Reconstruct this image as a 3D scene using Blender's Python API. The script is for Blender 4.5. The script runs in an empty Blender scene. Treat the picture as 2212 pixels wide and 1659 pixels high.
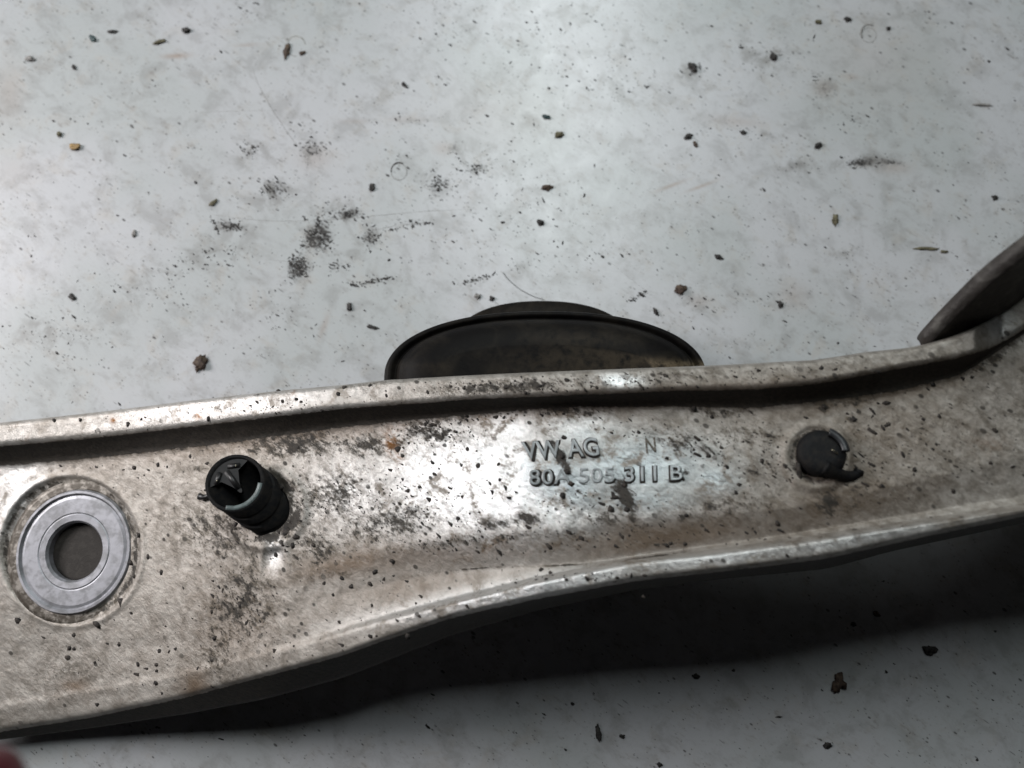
import bpy, bmesh, math, random
import numpy as np
from mathutils import Vector, Matrix, noise as mnoise

R = math.radians
MM = 0.001
rng = np.random.default_rng(7)
random.seed(7)
scn = bpy.context.scene
col = scn.collection

# ------------------------------------------------------------------ camera
CAM = np.array([0.0, -0.062, 0.298])
TILT = R(11.7)
LENS = 28.8
cd = bpy.data.cameras.new("camera")
cam = bpy.data.objects.new("camera", cd)
col.objects.link(cam)
cam.location = CAM
cam.rotation_euler = (TILT, 0, 0)
cd.lens = LENS
cd.sensor_width = 36
cd.clip_start = 0.01
cd.clip_end = 20
cd.dof.use_dof = True
cd.dof.focus_distance = 0.262
cd.dof.aperture_fstop = 7.8
scn.camera = cam

# ------------------------------------------------------------------ world, lamps, exposure
w = bpy.data.worlds.new("World")
scn.world = w
w.use_nodes = True
bg = w.node_tree.nodes["Background"]
bg.inputs[0].default_value = (0.80, 0.80, 0.86, 1)
bg.inputs[1].default_value = 0.009


def area_light(name, loc, target, sx, sy, power, color, spread=180):
    ld = bpy.data.lights.new(name, 'AREA')
    ld.shape = 'RECTANGLE'
    ld.size = sx
    ld.size_y = sy
    ld.energy = power
    ld.color = color
    ld.spread = R(spread)
    lo = bpy.data.objects.new(name, ld)
    col.objects.link(lo)
    if target is not None:
        lo.rotation_euler = (Vector(target) - Vector(loc)).to_track_quat('-Z', 'Y').to_euler()
    lo.location = loc
    return lo


# horizontal strip lamp running away from the viewer over the bench: the long glare on the sheet
area_light("strip_lamp", (0.078, 1.15, 1.02), None, 0.16, 1.54, 16.5, (0.92, 1.0, 1.0))
# soft lamp low at the left
area_light("side_lamp", (-0.64, 0.17, 0.30), (-0.14, 0.02, 0.0), 0.22, 0.22, 0.62, (1.0, 0.97, 0.97), 62)

scn.view_settings.view_transform = 'Standard'
scn.view_settings.look = 'None'
scn.view_settings.exposure = 0
scn.view_settings.gamma = 1

# ------------------------------------------------------------------ photo pixel -> point at a height
HX, HY = 1106.0, 829.5
TH = 18.0 / LENS
_r = np.array([1.0, 0, 0])
_u = np.array([0, math.cos(TILT), math.sin(TILT)])
_f = np.array([0, math.sin(TILT), -math.cos(TILT)])


def P(px, py, z):
    """points (metres) seen at px, py lying at height z (metres)"""
    px, py, z = np.broadcast_arrays(np.asarray(px, float), np.asarray(py, float), np.asarray(z, float))
    sx = (px - HX) / HX * TH
    sy = (HY - py) / HX * TH
    d = _f + sx[..., None] * _r + sy[..., None] * _u
    t = (z - CAM[2]) / d[..., 2]
    return CAM + d * t[..., None]


def PV(px, py, zmm):
    return Vector(P(px, py, zmm * MM).tolist())


def mmpx(zmm):
    """metres covered by one photo pixel at a height"""
    return float((P(HX + 50, HY, zmm * MM) - P(HX - 50, HY, zmm * MM))[0]) / 100.0


# ------------------------------------------------------------------ helpers
def link(name, me, mat=None, parent=None, kind=None, label=None, cat=None, group=None):
    o = bpy.data.objects.new(name, me)
    col.objects.link(o)
    if mat is not None and me is not None:
        me.materials.append(mat)
    if parent is not None:
        o.parent = parent
        o.matrix_parent_inverse = parent.matrix_world.inverted()
    if kind: o['kind'] = kind
    if label: o['label'] = label
    if cat: o['category'] = cat
    if group: o['group'] = group
    return o


def np_mesh(name, verts, faces, smooth=True):
    me = bpy.data.meshes.new(name)
    verts = np.asarray(verts, np.float32)
    faces = np.asarray(faces, np.int32)
    me.vertices.add(len(verts))
    me.vertices.foreach_set('co', verts.ravel())
    n = faces.shape[1]
    me.loops.add(faces.size)
    me.loops.foreach_set('vertex_index', faces.ravel())
    me.polygons.add(len(faces))
    me.polygons.foreach_set('loop_start', np.arange(0, faces.size, n, dtype=np.int32))
    me.update(calc_edges=True)
    if smooth:
        me.polygons.foreach_set('use_smooth', np.ones(len(faces), bool))
    me.validate()
    return me


def set_attr(me, name, vals):
    a = me.attributes.new(name, 'FLOAT', 'POINT')
    a.data.foreach_set('value', np.asarray(vals, np.float32))


def bm_mesh(name, bm, smooth=True):
    bmesh.ops.recalc_face_normals(bm, faces=bm.faces)
    me = bpy.data.meshes.new(name)
    bm.to_mesh(me)
    bm.free()
    if smooth:
        for p in me.polygons: p.use_smooth = True
    return me


def frame_from(axis, hint=Vector((0, 0, 1))):
    z = axis.normalized()
    x = hint.cross(z)
    if x.length < 1e-4: x = Vector((1, 0, 0))
    x.normalize()
    y = z.cross(x)
    return x, y, z


def lathe(name, origin, axis, prof, seg=96, a0=0.0, a1=2 * math.pi, closed=True, wob=0.0, hint=Vector((0, 0, 1)), slide=None):
    """prof: list of (radius, distance along axis); closed profile loops"""
    x, y, z = frame_from(axis, hint)
    full = abs(a1 - a0 - 2 * math.pi) < 1e-6
    n = seg if full else seg + 1
    vs, fs = [], []
    m = len(prof)
    for i in range(n):
        a = a0 + (a1 - a0) * i / seg
        k = 1 + wob * (math.sin(3 * a + 1) + .6 * math.sin(7 * a) + .3 * math.sin(17 * a + 2))
        c, s = math.cos(a), math.sin(a)
        for (r, h) in prof:
            p = origin + (x * c + y * s) * (r * k) + (slide if slide is not None else z) * h
            vs.append(p[:])
    rng_i = range(seg)
    mm_ = m if closed else m - 1
    for i in rng_i:
        j = (i + 1) % n
        for k in range(mm_):
            l = (k + 1) % m
            fs.append((i * m + k, j * m + k, j * m + l, i * m + l))
    bm = bmesh.new()
    bv = [bm.verts.new(v) for v in vs]
    for f in fs:
        try: bm.faces.new([bv[q] for q in f])
        except ValueError: pass
    if not full and closed:
        for i in (0, n - 1):
            try: bm.faces.new([bv[i * m + k] for k in range(m)])
            except ValueError: pass
    bmesh.ops.remove_doubles(bm, verts=bm.verts, dist=1e-7)
    me = bm_mesh(name, bm)
    return me


def shade_auto(o, ang=35):
    """flat edges above an angle"""
    me = o.data
    bm = bmesh.new(); bm.from_mesh(me)
    for e in bm.edges:
        if len(e.link_faces) == 2 and e.calc_face_angle(0) > R(ang): e.smooth = False
    bm.to_mesh(me); bm.free()


def tube(name, pts, rad, seg=8, taper=None):
    pts = [Vector(p) for p in pts]
    vs, fs = [], []
    n = len(pts)
    for i, p in enumerate(pts):
        d = (pts[min(i + 1, n - 1)] - pts[max(i - 1, 0)]).normalized()
        x, y, z = frame_from(d)
        r = rad if taper is None else rad * taper[i]
        for k in range(seg):
            a = 2 * math.pi * k / seg
            vs.append((p + x * (r * math.cos(a)) + y * (r * math.sin(a)))[:])
    for i in range(n - 1):
        for k in range(seg):
            l = (k + 1) % seg
            fs.append((i * seg + k, i * seg + l, (i + 1) * seg + l, (i + 1) * seg + k))
    bm = bmesh.new()
    bv = [bm.verts.new(v) for v in vs]
    for f in fs: bm.faces.new([bv[q] for q in f])
    bm.faces.new([bv[k] for k in range(seg)])
    bm.faces.new([bv[(n - 1) * seg + k] for k in range(seg)])
    return bm_mesh(name, bm)


# ------------------------------------------------------------------ material helpers
class NT:
    def __init__(s, name):
        s.m = bpy.data.materials.new(name)
        s.m.use_nodes = True
        s.t = s.m.node_tree
        s.n = s.t.nodes
        s.b = s.n["Principled BSDF"]

    def new(s, t, **kw):
        n = s.n.new(t)
        for k, v in kw.items(): setattr(n, k, v)
        return n

    def ln(s, a, b): s.t.links.new(a, b)

    def val(s, sock, v):
        if isinstance(v, (int, float)): sock.default_value = v
        elif isinstance(v, (tuple, list)): sock.default_value = v
        else: s.ln(v, sock)

    def math(s, op, a, b=0.0, c=None, clamp=False):
        n = s.new('ShaderNodeMath', operation=op, use_clamp=clamp)
        s.val(n.inputs[0], a); s.val(n.inputs[1], b)
        if c is not None: s.val(n.inputs[2], c)
        return n.outputs[0]

    def coords(s, rot=0.0, stretch=(1, 1, 1), off=(0, 0, 0)):
        tc = s.new('ShaderNodeTexCoord')
        mp = s.new('ShaderNodeMapping')
        s.ln(tc.outputs['Object'], mp.inputs['Vector'])
        mp.inputs['Rotation'].default_value = (0, 0, rot)
        m2 = s.new('ShaderNodeMapping')
        s.ln(mp.outputs[0], m2.inputs['Vector'])
        m2.inputs['Scale'].default_value = tuple(1000 * q for q in stretch)
        m2.inputs['Location'].default_value = off
        return m2.outputs[0]

    def noise(s, vec, scale, detail=4, rough=0.55, dist=0.0):
        n = s.new('ShaderNodeTexNoise')
        s.ln(vec, n.inputs['Vector'])
        n.inputs['Scale'].default_value = scale
        n.inputs['Detail'].default_value = detail
        n.inputs['Roughness'].default_value = rough
        n.inputs['Distortion'].default_value = dist
        return n.outputs[0]

    def step(s, v, lo, hi, smooth=True):
        n = s.new('ShaderNodeMapRange')
        if smooth: n.interpolation_type = 'SMOOTHSTEP'
        s.val(n.inputs[0], v)
        s.val(n.inputs[1], lo); s.val(n.inputs[2], hi)
        return n.outputs[0]

    def mix(s, f, a, b):
        n = s.new('ShaderNodeMix', data_type='RGBA')
        s.val(n.inputs[0], f)
        s.val(n.inputs[6], a if not isinstance(a, tuple) else a + (1,))
        s.val(n.inputs[7], b if not isinstance(b, tuple) else b + (1,))
        return n.outputs[2]

    def attr(s, name):
        n = s.new('ShaderNodeAttribute', attribute_name=name)
        return n.outputs['Fac']

    def bump(s, h, strength, dist, normal=None):
        n = s.new('ShaderNodeBump')
        n.inputs['Strength'].default_value = strength
        n.inputs['Distance'].default_value = dist
        s.ln(h, n.inputs['Height'])
        if normal is not None: s.ln(normal, n.inputs['Normal'])
        return n.outputs[0]

    def voro(s, vec, scale, rnd=1.0, feature='F1'):
        n = s.new('ShaderNodeTexVoronoi', feature=feature)
        s.ln(vec, n.inputs['Vector'])
        n.inputs['Scale'].default_value = scale
        n.inputs['Randomness'].default_value = rnd
        return n


DIAG = R(36)


def specks(k, vec, scale, rlo, rhi, keep):
    """sparse small dots: 1 inside a dot"""
    v = k.voro(vec, scale)
    sep = k.new('ShaderNodeSeparateColor')
    k.ln(v.outputs['Color'], sep.inputs[0])
    rad = k.math('MULTIPLY_ADD', sep.outputs[1], rhi - rlo, rlo)
    inside = k.step(v.outputs['Distance'], k.math('MULTIPLY', rad, 1.25), k.math('MULTIPLY', rad, 0.75))
    kept = k.step(sep.outputs[0], keep, keep - 0.02)
    return k.math('MULTIPLY', inside, kept)


# ---- dirty cast aluminium
def mat_alu():
    k = NT("dirty_cast_aluminium")
    st = k.coords(DIAG, (0.60, 1.2, 1.0))
    iso = k.coords(0.0, (1, 1, 1))
    fine = k.noise(st, 1.0, 6, 0.70)
    fine2 = k.noise(st, 0.55, 5, 0.6, 0.3)
    mid = k.noise(iso, 0.16, 6, 0.62, 0.4)
    big = k.noise(iso, 0.035, 4, 0.55)
    grime_shade = k.attr("grime_shade")  # dirt, plus the shade painted on the rim walls
    clean = k.attr("clean")
    brown = k.attr("brown")
    rust = k.attr("rust")
    # base: pale oxide skin
    base = k.mix(k.step(mid, 0.35, 0.7), (0.43, 0.395, 0.360), (0.26, 0.230, 0.20))
    base = k.mix(k.math('MULTIPLY', k.step(fine, 0.5, 0.72), k.math('MULTIPLY_ADD', grime_shade, 0.5, 0.12)), base, (0.62, 0.59, 0.54))
    rag = k.noise(k.coords(DIAG, (0.65, 1.2, 1.0)), 0.33, 9, 0.78, 0.3)
    tone = k.math('MULTIPLY', k.step(rag, 0.42, 0.60), k.math('MULTIPLY_ADD', grime_shade, 0.95, 0.14), clamp=True)
    base = k.mix(tone, base, (0.080, 0.064, 0.044))
    base = k.mix(k.math('MULTIPLY', brown, k.step(fine2, 0.08, 0.5)), base, (0.16, 0.115, 0.08))
    bright = k.mix(k.math('MULTIPLY', tone, 0.8), (0.82, 0.82, 0.82), (0.16, 0.14, 0.12))
    bright = k.mix(k.math('MULTIPLY', k.attr('pad'), 0.75), bright, (0.42, 0.47, 0.49))
    cl = k.math('MULTIPLY', clean, k.step(k.math('MULTIPLY_ADD', mid, 0.7, k.math('MULTIPLY', fine, 0.3)), 0.62, 0.50))
    colr = k.mix(cl, base, bright)
    # black dirt in the cast pores, and the painted wall shade
    gv = k.math('ADD', k.math('MULTIPLY', fine2, 0.40), k.math('ADD', k.math('MULTIPLY', mid, 0.28), k.math('MULTIPLY', rag, 0.32)))
    thr = k.math('MULTIPLY_ADD', grime_shade, -0.240, 0.680)
    gr = k.step(gv, thr, k.math('ADD', thr, 0.085))
    gr2 = k.math('MULTIPLY', k.step(fine, k.math('MULTIPLY_ADD', grime_shade, -0.22, 0.72), k.math('MULTIPLY_ADD', grime_shade, -0.22, 0.78)), 0.8)
    gr = k.math('MAXIMUM', gr, gr2)
    sp = specks(k, k.coords(DIAG, (0.8, 1.2, 1)), 0.42, 0.10, 0.34, 0.30)
    sp = k.math('MULTIPLY', sp, k.math('MULTIPLY_ADD', grime_shade, 1.0, k.step(k.noise(iso, 0.06, 2), 0.48, 0.62), clamp=True))
    gr = k.math('MAXIMUM', gr, k.math('MULTIPLY', sp, 0.9))
    darkc = k.mix(k.step(fine, 0.3, 0.7), (0.018, 0.015, 0.012), (0.048, 0.038, 0.029))
    colr = k.mix(gr, colr, darkc)
    ru = k.math('MULTIPLY', rust, k.step(fine2, 0.35, 0.6))
    colr = k.mix(ru, colr, (0.16, 0.065, 0.012))
    k.ln(colr, k.b.inputs['Base Color'])
    notg = k.math('SUBTRACT', 1.0, gr)
    k.ln(k.math('MULTIPLY', k.math('MULTIPLY_ADD', cl, 0.48, 0.46), notg), k.b.inputs['Metallic'])
    rgh = k.math('ADD', k.math('MULTIPLY_ADD', cl, -0.18, 0.48), k.math('MULTIPLY', gr, 0.25))
    k.ln(rgh, k.b.inputs['Roughness'])
    b1 = k.bump(fine, 0.55, 0.00022)
    b2 = k.bump(fine2, 0.5, 0.0004, b1)
    b3 = k.bump(gr, 0.35, 0.00025, b2)
    b3 = k.bump(rag, 0.45, 0.0007, b3)
    k.ln(b3, k.b.inputs['Normal'])
    return k.m


def mat_letters():
    k = NT("stamped_aluminium")
    st = k.coords(DIAG, (0.5, 1.3, 1))
    n = k.noise(st, 1.4, 4, 0.6)
    m = k.noise(k.coords(0.0, (1, 1, 1), (11.0, 53.0, 25.0)), 0.35, 3, 0.6)
    f = k.step(k.math('MULTIPLY_ADD', n, 0.5, k.math('MULTIPLY', m, 0.5)), 0.57, 0.65)
    k.ln(k.mix(f, (0.30, 0.31, 0.315), (0.035, 0.03, 0.027)), k.b.inputs['Base Color'])
    k.ln(k.math('MULTIPLY_ADD', f, -0.8, 0.92), k.b.inputs['Metallic'])
    k.b.inputs['Roughness'].default_value = 0.42
    k.ln(k.bump(n, 0.35, 0.0002), k.b.inputs['Normal'])
    return k.m


def mat_simple(name, c, rough=0.5, metal=0.0, c2=None, nscale=0.5, bump=0.2, bdist=0.0002, spec=0.5, lo=0.4, hi=0.65):
    k = NT(name)
    iso = k.coords()
    n = k.noise(iso, nscale, 5, 0.6, 0.2)
    if c2 is not None:
        k.ln(k.mix(k.step(n, lo, hi), c, c2), k.b.inputs['Base Color'])
    else:
        k.b.inputs['Base Color'].default_value = c + (1,)
    k.b.inputs['Roughness'].default_value = rough
    k.b.inputs['Metallic'].default_value = metal
    k.b.inputs['Specular IOR Level'].default_value = spec
    if bump: k.ln(k.bump(k.noise(iso, nscale * 3, 4, 0.6), bump, bdist), k.b.inputs['Normal'])
    return k.m


def mat_table():
    k = NT("scuffed_white_sheet")
    st = k.coords(DIAG, (0.45, 1.3, 1.0))
    iso = k.coords()
    fine = k.noise(st, 0.9, 5, 0.65)
    mid = k.noise(iso, 0.11, 6, 0.65, 0.5)
    big = k.noise(iso, 0.014, 4, 0.5)
    sm = k.attr("smudge")
    br = k.attr("browned")
    base = k.mix(k.step(big, 0.38, 0.62), (0.53, 0.53, 0.55), (0.46, 0.475, 0.48))
    base = k.mix(k.math('MULTIPLY', k.step(mid, 0.5, 0.72), 0.38), base, (0.44, 0.40, 0.36))
    base = k.mix(k.math('MULTIPLY', k.step(fine, 0.55, 0.75), 0.30), base, (0.36, 0.34, 0.32))
    base = k.mix(k.math('MULTIPLY', br, 0.55), base, (0.34, 0.25, 0.20))
    # grey film of rubbed-in dirt
    film = k.math('MULTIPLY', k.step(k.noise(k.coords(DIAG, (0.9, 1.1, 1)), 0.085, 10, 0.70, 0.4), 0.46, 0.66), k.math('MULTIPLY_ADD', sm, 0.75, 0.36), clamp=True)
    base = k.mix(film, base, (0.22, 0.208, 0.198))
    core = k.math('MULTIPLY', k.step(sm, 0.35, 1.15), k.step(k.noise(k.coords(DIAG, (0.8, 1.15, 1), (3, 8, 0)), 0.22, 8, 0.72), 0.38, 0.62))
    base = k.mix(k.math('MULTIPLY', core, 0.62), base, (0.085, 0.075, 0.068))
    fl2 = k.math('MULTIPLY', k.step(k.noise(k.coords(DIAG, (0.5, 1.3, 1), (9, 4, 0)), 0.42, 6, 0.7), 0.52, 0.70), k.step(mid, 0.40, 0.62))
    base = k.mix(k.math('MULTIPLY', fl2, 0.55), base, (0.20, 0.17, 0.155))
    # tiny dots, elongated a little along one diagonal
    dv = k.coords(DIAG, (0.62, 1.25, 1.0))
    d1 = specks(k, dv, 0.50, 0.07, 0.22, 0.34)
    d2 = specks(k, dv, 0.20, 0.04, 0.12, 0.40)
    d3 = specks(k, k.coords(DIAG, (0.25, 1.7, 1.0)), 0.34, 0.04, 0.13, 0.30)
    d4 = specks(k, k.coords(DIAG, (0.7, 1.2, 1.0), (31, 17, 3)), 0.95, 0.10, 0.28, 0.30)
    dens = k.math('ADD', k.step(mid, 0.44, 0.60), sm)
    d1 = k.math('MULTIPLY', d1, k.math('MULTIPLY_ADD', dens, 0.6, 0.2, clamp=True))
    d4 = k.math('MULTIPLY', d4, k.math('MULTIPLY_ADD', dens, 0.55, 0.12, clamp=True))
    d = k.math('MAXIMUM', k.math('MAXIMUM', d1, k.math('MULTIPLY', d2, 0.8)), k.math('MAXIMUM', k.math('MULTIPLY', d3, 0.55), d4))
    # smudged patches broken up by noise
    n2 = k.noise(k.coords(DIAG, (0.75, 1.15, 1)), 0.80, 8, 0.74)
    th = k.math('MULTIPLY_ADD', k.math('MINIMUM', sm, 1.15), -0.28, 0.740)
    s1 = k.math('MULTIPLY', k.step(n2, th, k.math('ADD', th, 0.09)), 0.9)
    d = k.math('MAXIMUM', d, s1)
    c = k.mix(d, base, (0.045, 0.04, 0.038))
    k.ln(c, k.b.inputs['Base Color'])
    k.ln(k.math('MULTIPLY_ADD', mid, 0.22, 0.24), k.b.inputs['Roughness'])
    k.b.inputs['Specular IOR Level'].default_value = 0.6
    b = k.bump(fine, 0.22, 0.00016)
    b = k.bump(k.noise(iso, 0.06, 3, 0.5), 0.10, 0.0008, b)
    k.ln(b, k.b.inputs['Normal'])
    return k.m


M_ALU = mat_alu()
M_LET = mat_letters()
M_TAB = mat_table()
M_RING = mat_simple("machined_aluminium", (0.38, 0.38, 0.41), 0.50, 0.65, (0.25, 0.25, 0.262), 0.25, 0.25, 0.00015)
M_COLLAR = mat_simple("dirty_collar_metal", (0.30, 0.27, 0.24), 0.5, 0.35, (0.09, 0.075, 0.06), 0.35, 0.5, 0.0003, lo=0.38, hi=0.56)
M_RUB = None
M_FLOOR = mat_simple("dark_brown_floor", (0.035, 0.029, 0.025), 0.8, 0.0, (0.025, 0.02, 0.017), 0.5, 0.4, 0.0004, lo=0.40, hi=0.52)
M_LUG = mat_simple("shaded_brown_casting", (0.05, 0.043, 0.039), 0.6, 0.1, (0.115, 0.105, 0.095), 0.16, 0.6, 0.0008, lo=0.46, hi=0.68)  # dark colour carries the shade on the lug's face
M_PLAS = mat_simple("black_plastic", (0.009, 0.009, 0.010), 0.45, 0.0, (0.016, 0.014, 0.014), 0.5, 0.2, 0.0001, 0.5)
M_MATTE = mat_simple("matte_black_plastic", (0.008, 0.008, 0.009), 0.62, 0.0, (0.016, 0.014, 0.013), 0.5, 0.5, 0.0002, 0.15)
M_PLIN = mat_simple("lit_grey_green_rim", (0.13, 0.16, 0.16), 0.5, 0.0, (0.06, 0.075, 0.075), 0.5, 0.2, 0.0001)  # paler tone for the lit edge of the barrel mouth
M_CRUD_SHADE = mat_simple("black_grime_and_shade", (0.016, 0.013, 0.012), 0.75, 0.0, (0.05, 0.038, 0.03), 1.2, 0.6, 0.0003)  # real grime lumps, also the painted shade of the letters
M_BLACK = mat_simple("black_crumb", (0.018, 0.015, 0.015), 0.65, 0, (0.05, 0.045, 0.04), 1.0, 0.8, 0.0003)
M_BROWN = mat_simple("brown_crumb", (0.050, 0.030, 0.022), 0.7, 0, (0.11, 0.075, 0.05), 0.8, 0.8, 0.0003)
M_OLIVE = mat_simple("olive_crumb", (0.075, 0.065, 0.035), 0.7, 0, (0.17, 0.15, 0.09), 0.8, 0.8, 0.0003)
M_YEL = mat_simple("yellow_crumb", (0.34, 0.22, 0.09), 0.7, 0, (0.16, 0.10, 0.04), 0.7, 0.8, 0.0003)
M_TEAL = mat_simple("teal_crumb", (0.02, 0.04, 0.045), 0.5, 0, (0.08, 0.14, 0.14), 0.6, 0.8, 0.0003)
M_GREY = mat_simple("grey_mark", (0.20, 0.19, 0.18), 0.7, 0, (0.34, 0.32, 0.31), 1.0, 0.5, 0.0002)
M_RED = mat_simple("dark_red_plastic", (0.10, 0.008, 0.014), 0.5, 0, (0.06, 0.005, 0.008), 0.1, 0.1, 0.0002)


def mat_rubber():
    k = NT("dusty_black_rubber")
    iso = k.coords()
    n = k.noise(iso, 0.11, 6, 0.65, 0.5)
    f = k.noise(k.coords(DIAG, (0.6, 1.2, 1)), 0.7, 4, 0.6)
    dust = k.attr("dust")
    c = k.mix(k.step(n, 0.4, 0.7), (0.005, 0.0045, 0.0045), (0.014, 0.012, 0.010))
    f2 = k.noise(iso, 0.30, 8, 0.7)
    c = k.mix(k.math('MULTIPLY', dust, k.step(f2, 0.32, 0.60)), c, (0.14, 0.108, 0.072))
    k.ln(c, k.b.inputs['Base Color'])
    k.b.inputs['Roughness'].default_value = 0.55
    k.b.inputs['Specular IOR Level'].default_value = 0.08
    k.ln(k.bump(f, 0.3, 0.0003), k.b.inputs['Normal'])
    return k.m


M_RUB = mat_rubber()


def blob(px, py, cx, cy, rx, ry, rot=0.0, p=2.0):
    c, s = math.cos(R(rot)), math.sin(R(rot))
    dx, dy = px - cx, py - cy
    a = (dx * c + dy * s) / rx
    b = (-dx * s + dy * c) / ry
    return np.exp(-(a * a + b * b) ** (p / 2))


# ------------------------------------------------------------------ table (the white sheet)
def axis_coords(lo, hi, flo, fhi, step, coarse):
    a = np.arange(lo, flo, coarse)
    b = np.arange(flo, fhi, step)
    c = np.arange(fhi, hi + 1e-9, coarse)
    return np.unique(np.concatenate([a, b, c]))


def project(p):
    d = p - CAM
    x = d @ _r; y = d @ _u; z = d @ _f
    return HX + x / z / TH * HX, HY - y / z / TH * HX


SMUDGES = [  # px, py, rx, ry, rot, strength
    (595, 410, 40, 28, 0, .8), (688, 512, 34, 40, 40, 1.25), (503, 490, 38, 13, 4, 1.0), (645, 580, 26, 36, 30, 1.2),
    (800, 515, 30, 26, 20, .85), (950, 402, 36, 34, 0, .85), (1030, 365, 45, 22, -20, .8), (755, 462, 40, 18, -8, .9),
    (540, 325, 28, 26, 0, .6), (672, 318, 40, 34, 60, .7), (890, 262, 36, 10, 0, .6), (635, 598, 20, 14, 0, .7),
    (700, 455, 60, 22, -10, .6), (860, 350, 18, 16, 0, .3), (980, 325, 26, 18, 0, .6), (730, 575, 34, 12, -25, .6),
    (1660, 115, 60, 26, -10, .6), (1780, 190, 30, 24, 0, .6), (1860, 352, 46, 14, -8, 1.0), (1925, 350, 40, 10, 10, .8),
    (1715, 355, 30, 14, 0, .6), (1840, 255, 46, 20, 0, .45), (1497, 150, 20, 26, 30, .8), (1030, 605, 40, 6, -14, 1.0),
    (800, 610, 55, 6, -8, .9), (1510, 650, 28, 18, 0, .6), (1380, 640, 30, 10, -30, .6), (1120, 575, 30, 14, 0, .5),
    (530, 30, 36, 26, 0, .45), (1000, 60, 80, 40, 0, .3), (1100, 440, 130, 120, 0, .22), (620, 700, 60, 30, 30, .3),
    (130, 720, 90, 50, 0, .35), (390, 560, 60, 30, 0, .3), (480, 550, 60, 18, 0, .5), (890, 480, 50, 12, -10, .55),
    (1240, 130, 160, 110, 0, .2), (1340, 190, 60, 30, 0, .3), (330, 610, 110, 50, 0, .25), (1690, 660, 40, 40, 0, .3),
    (1300, 545, 60, 20, 0, .35), (1590, 285, 90, 12, 4, .35), (1830, 560, 20, 30, 0, .4), (880, 330, 14, 10, 0, .5),
]
BROWNED = [(1780, 190, 26, 22, 0, .8), (1510, 652, 24, 16, 0, .7), (680, 340, 36, 26, 0, .6), (1590, 262, 60, 12, 6, .6),
           (20, 200, 30, 60, 0, .6), (960, 320, 24, 14, 0, .7), (1715, 640, 34, 30, 0, .5), (1930, 362, 40, 14, 0, .7),
           (30, 370, 50, 40, 0, .3), (1900, 120, 160, 120, 0, .3), (1450, 401, 30, 3.5, -20, 1.4), (1516, 402, 32, 3.0, -20, 1.4),
           (1840, 165, 26, 8, 10, .7), (765, 262, 30, 5, 0, .6), (700, 705, 6, 30, 20, .8), (880, 258, 50, 8, 0, .5),
           (380, 121, 28, 5, -3, 1.4), (535, 97, 24, 3, -3, .9), (1100, 240, 140, 80, 0, .25)]


def build_table():
    xs = axis_coords(-0.75, 0.75, -0.205, 0.205, 0.0009, 0.02)
    ys = axis_coords(-0.60, 0.80, -0.165, 0.19, 0.0009, 0.02)
    X, Y = np.meshgrid(xs, ys, indexing='ij')
    v = np.stack([X, Y, np.zeros_like(X)], -1).reshape(-1, 3)
    nx, ny = len(xs), len(ys)
    i = np.arange(nx * ny).reshape(nx, ny)
    f = np.stack([i[:-1, :-1], i[1:, :-1], i[1:, 1:], i[:-1, 1:]], -1).reshape(-1, 4)
    px, py = project(v)
    sm = np.zeros(len(v)); br = np.zeros(len(v))
    for (a, b, rx, ry, ro, s) in SMUDGES: sm = np.maximum(sm, 1.2 * s * blob(px, py, a, b, rx, ry, ro))
    for (a, b, rx, ry, ro, s) in BROWNED: br = np.maximum(br, s * blob(px, py, a, b, rx, ry, ro))
    me = np_mesh("table_sheet", v, f)
    set_attr(me, "smudge", sm)
    set_attr(me, "browned", np.clip(br, 0, 1.3))
    return link("table_sheet", me, M_TAB, kind='structure')


table = build_table()
# the board the sheet lies on
bm = bmesh.new()
bmesh.ops.create_cube(bm, size=1, matrix=Matrix.Translation((0, 0.10, -0.0145)) @ Matrix.Diagonal((1.5, 1.4, 0.025, 1)))
link("table_board", bm_mesh("table_board", bm, False), mat_simple("grey_board", (0.3, 0.3, 0.3)), kind='structure')


def table_part(name, me, mat, kind=None, label=None):
    return link(name, me, mat, parent=table, kind=kind, label=label)


def arc_pts(cx, cy, rx, ry, a0, a1, n=24, z=0.0):
    return [PV(cx + rx * math.cos(R(a0 + (a1 - a0) * i / n)), cy + ry * math.sin(R(a0 + (a1 - a0) * i / n)), z) for i in range(n + 1)]


def px_line(pts, z=0.0, n=30, jit=0.0):
    pts = np.array(pts, float)
    t = np.linspace(0, len(pts) - 1, n)
    k = np.arange(len(pts))
    xs = np.interp(t, k, pts[:, 0]); ys = np.interp(t, k, pts[:, 1])
    ker = np.array([1, 2, 3, 2, 1]) / 9.0
    if n > 8:
        for _ in range(3):
            xs[2:-2] = np.convolve(xs, ker, 'same')[2:-2]; ys[2:-2] = np.convolve(ys, ker, 'same')[2:-2]
    xs += rng.normal(0, jit, n); ys += rng.normal(0, jit, n)
    return [PV(x, y, z) for x, y in zip(xs, ys)]


def taper_ends(n, p=0.5, amp=0.35):
    return [max(0.12, math.sin(math.pi * (i + .5) / n) ** p * (1 + amp * random.uniform(-1, 1))) for i in range(n)]


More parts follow.
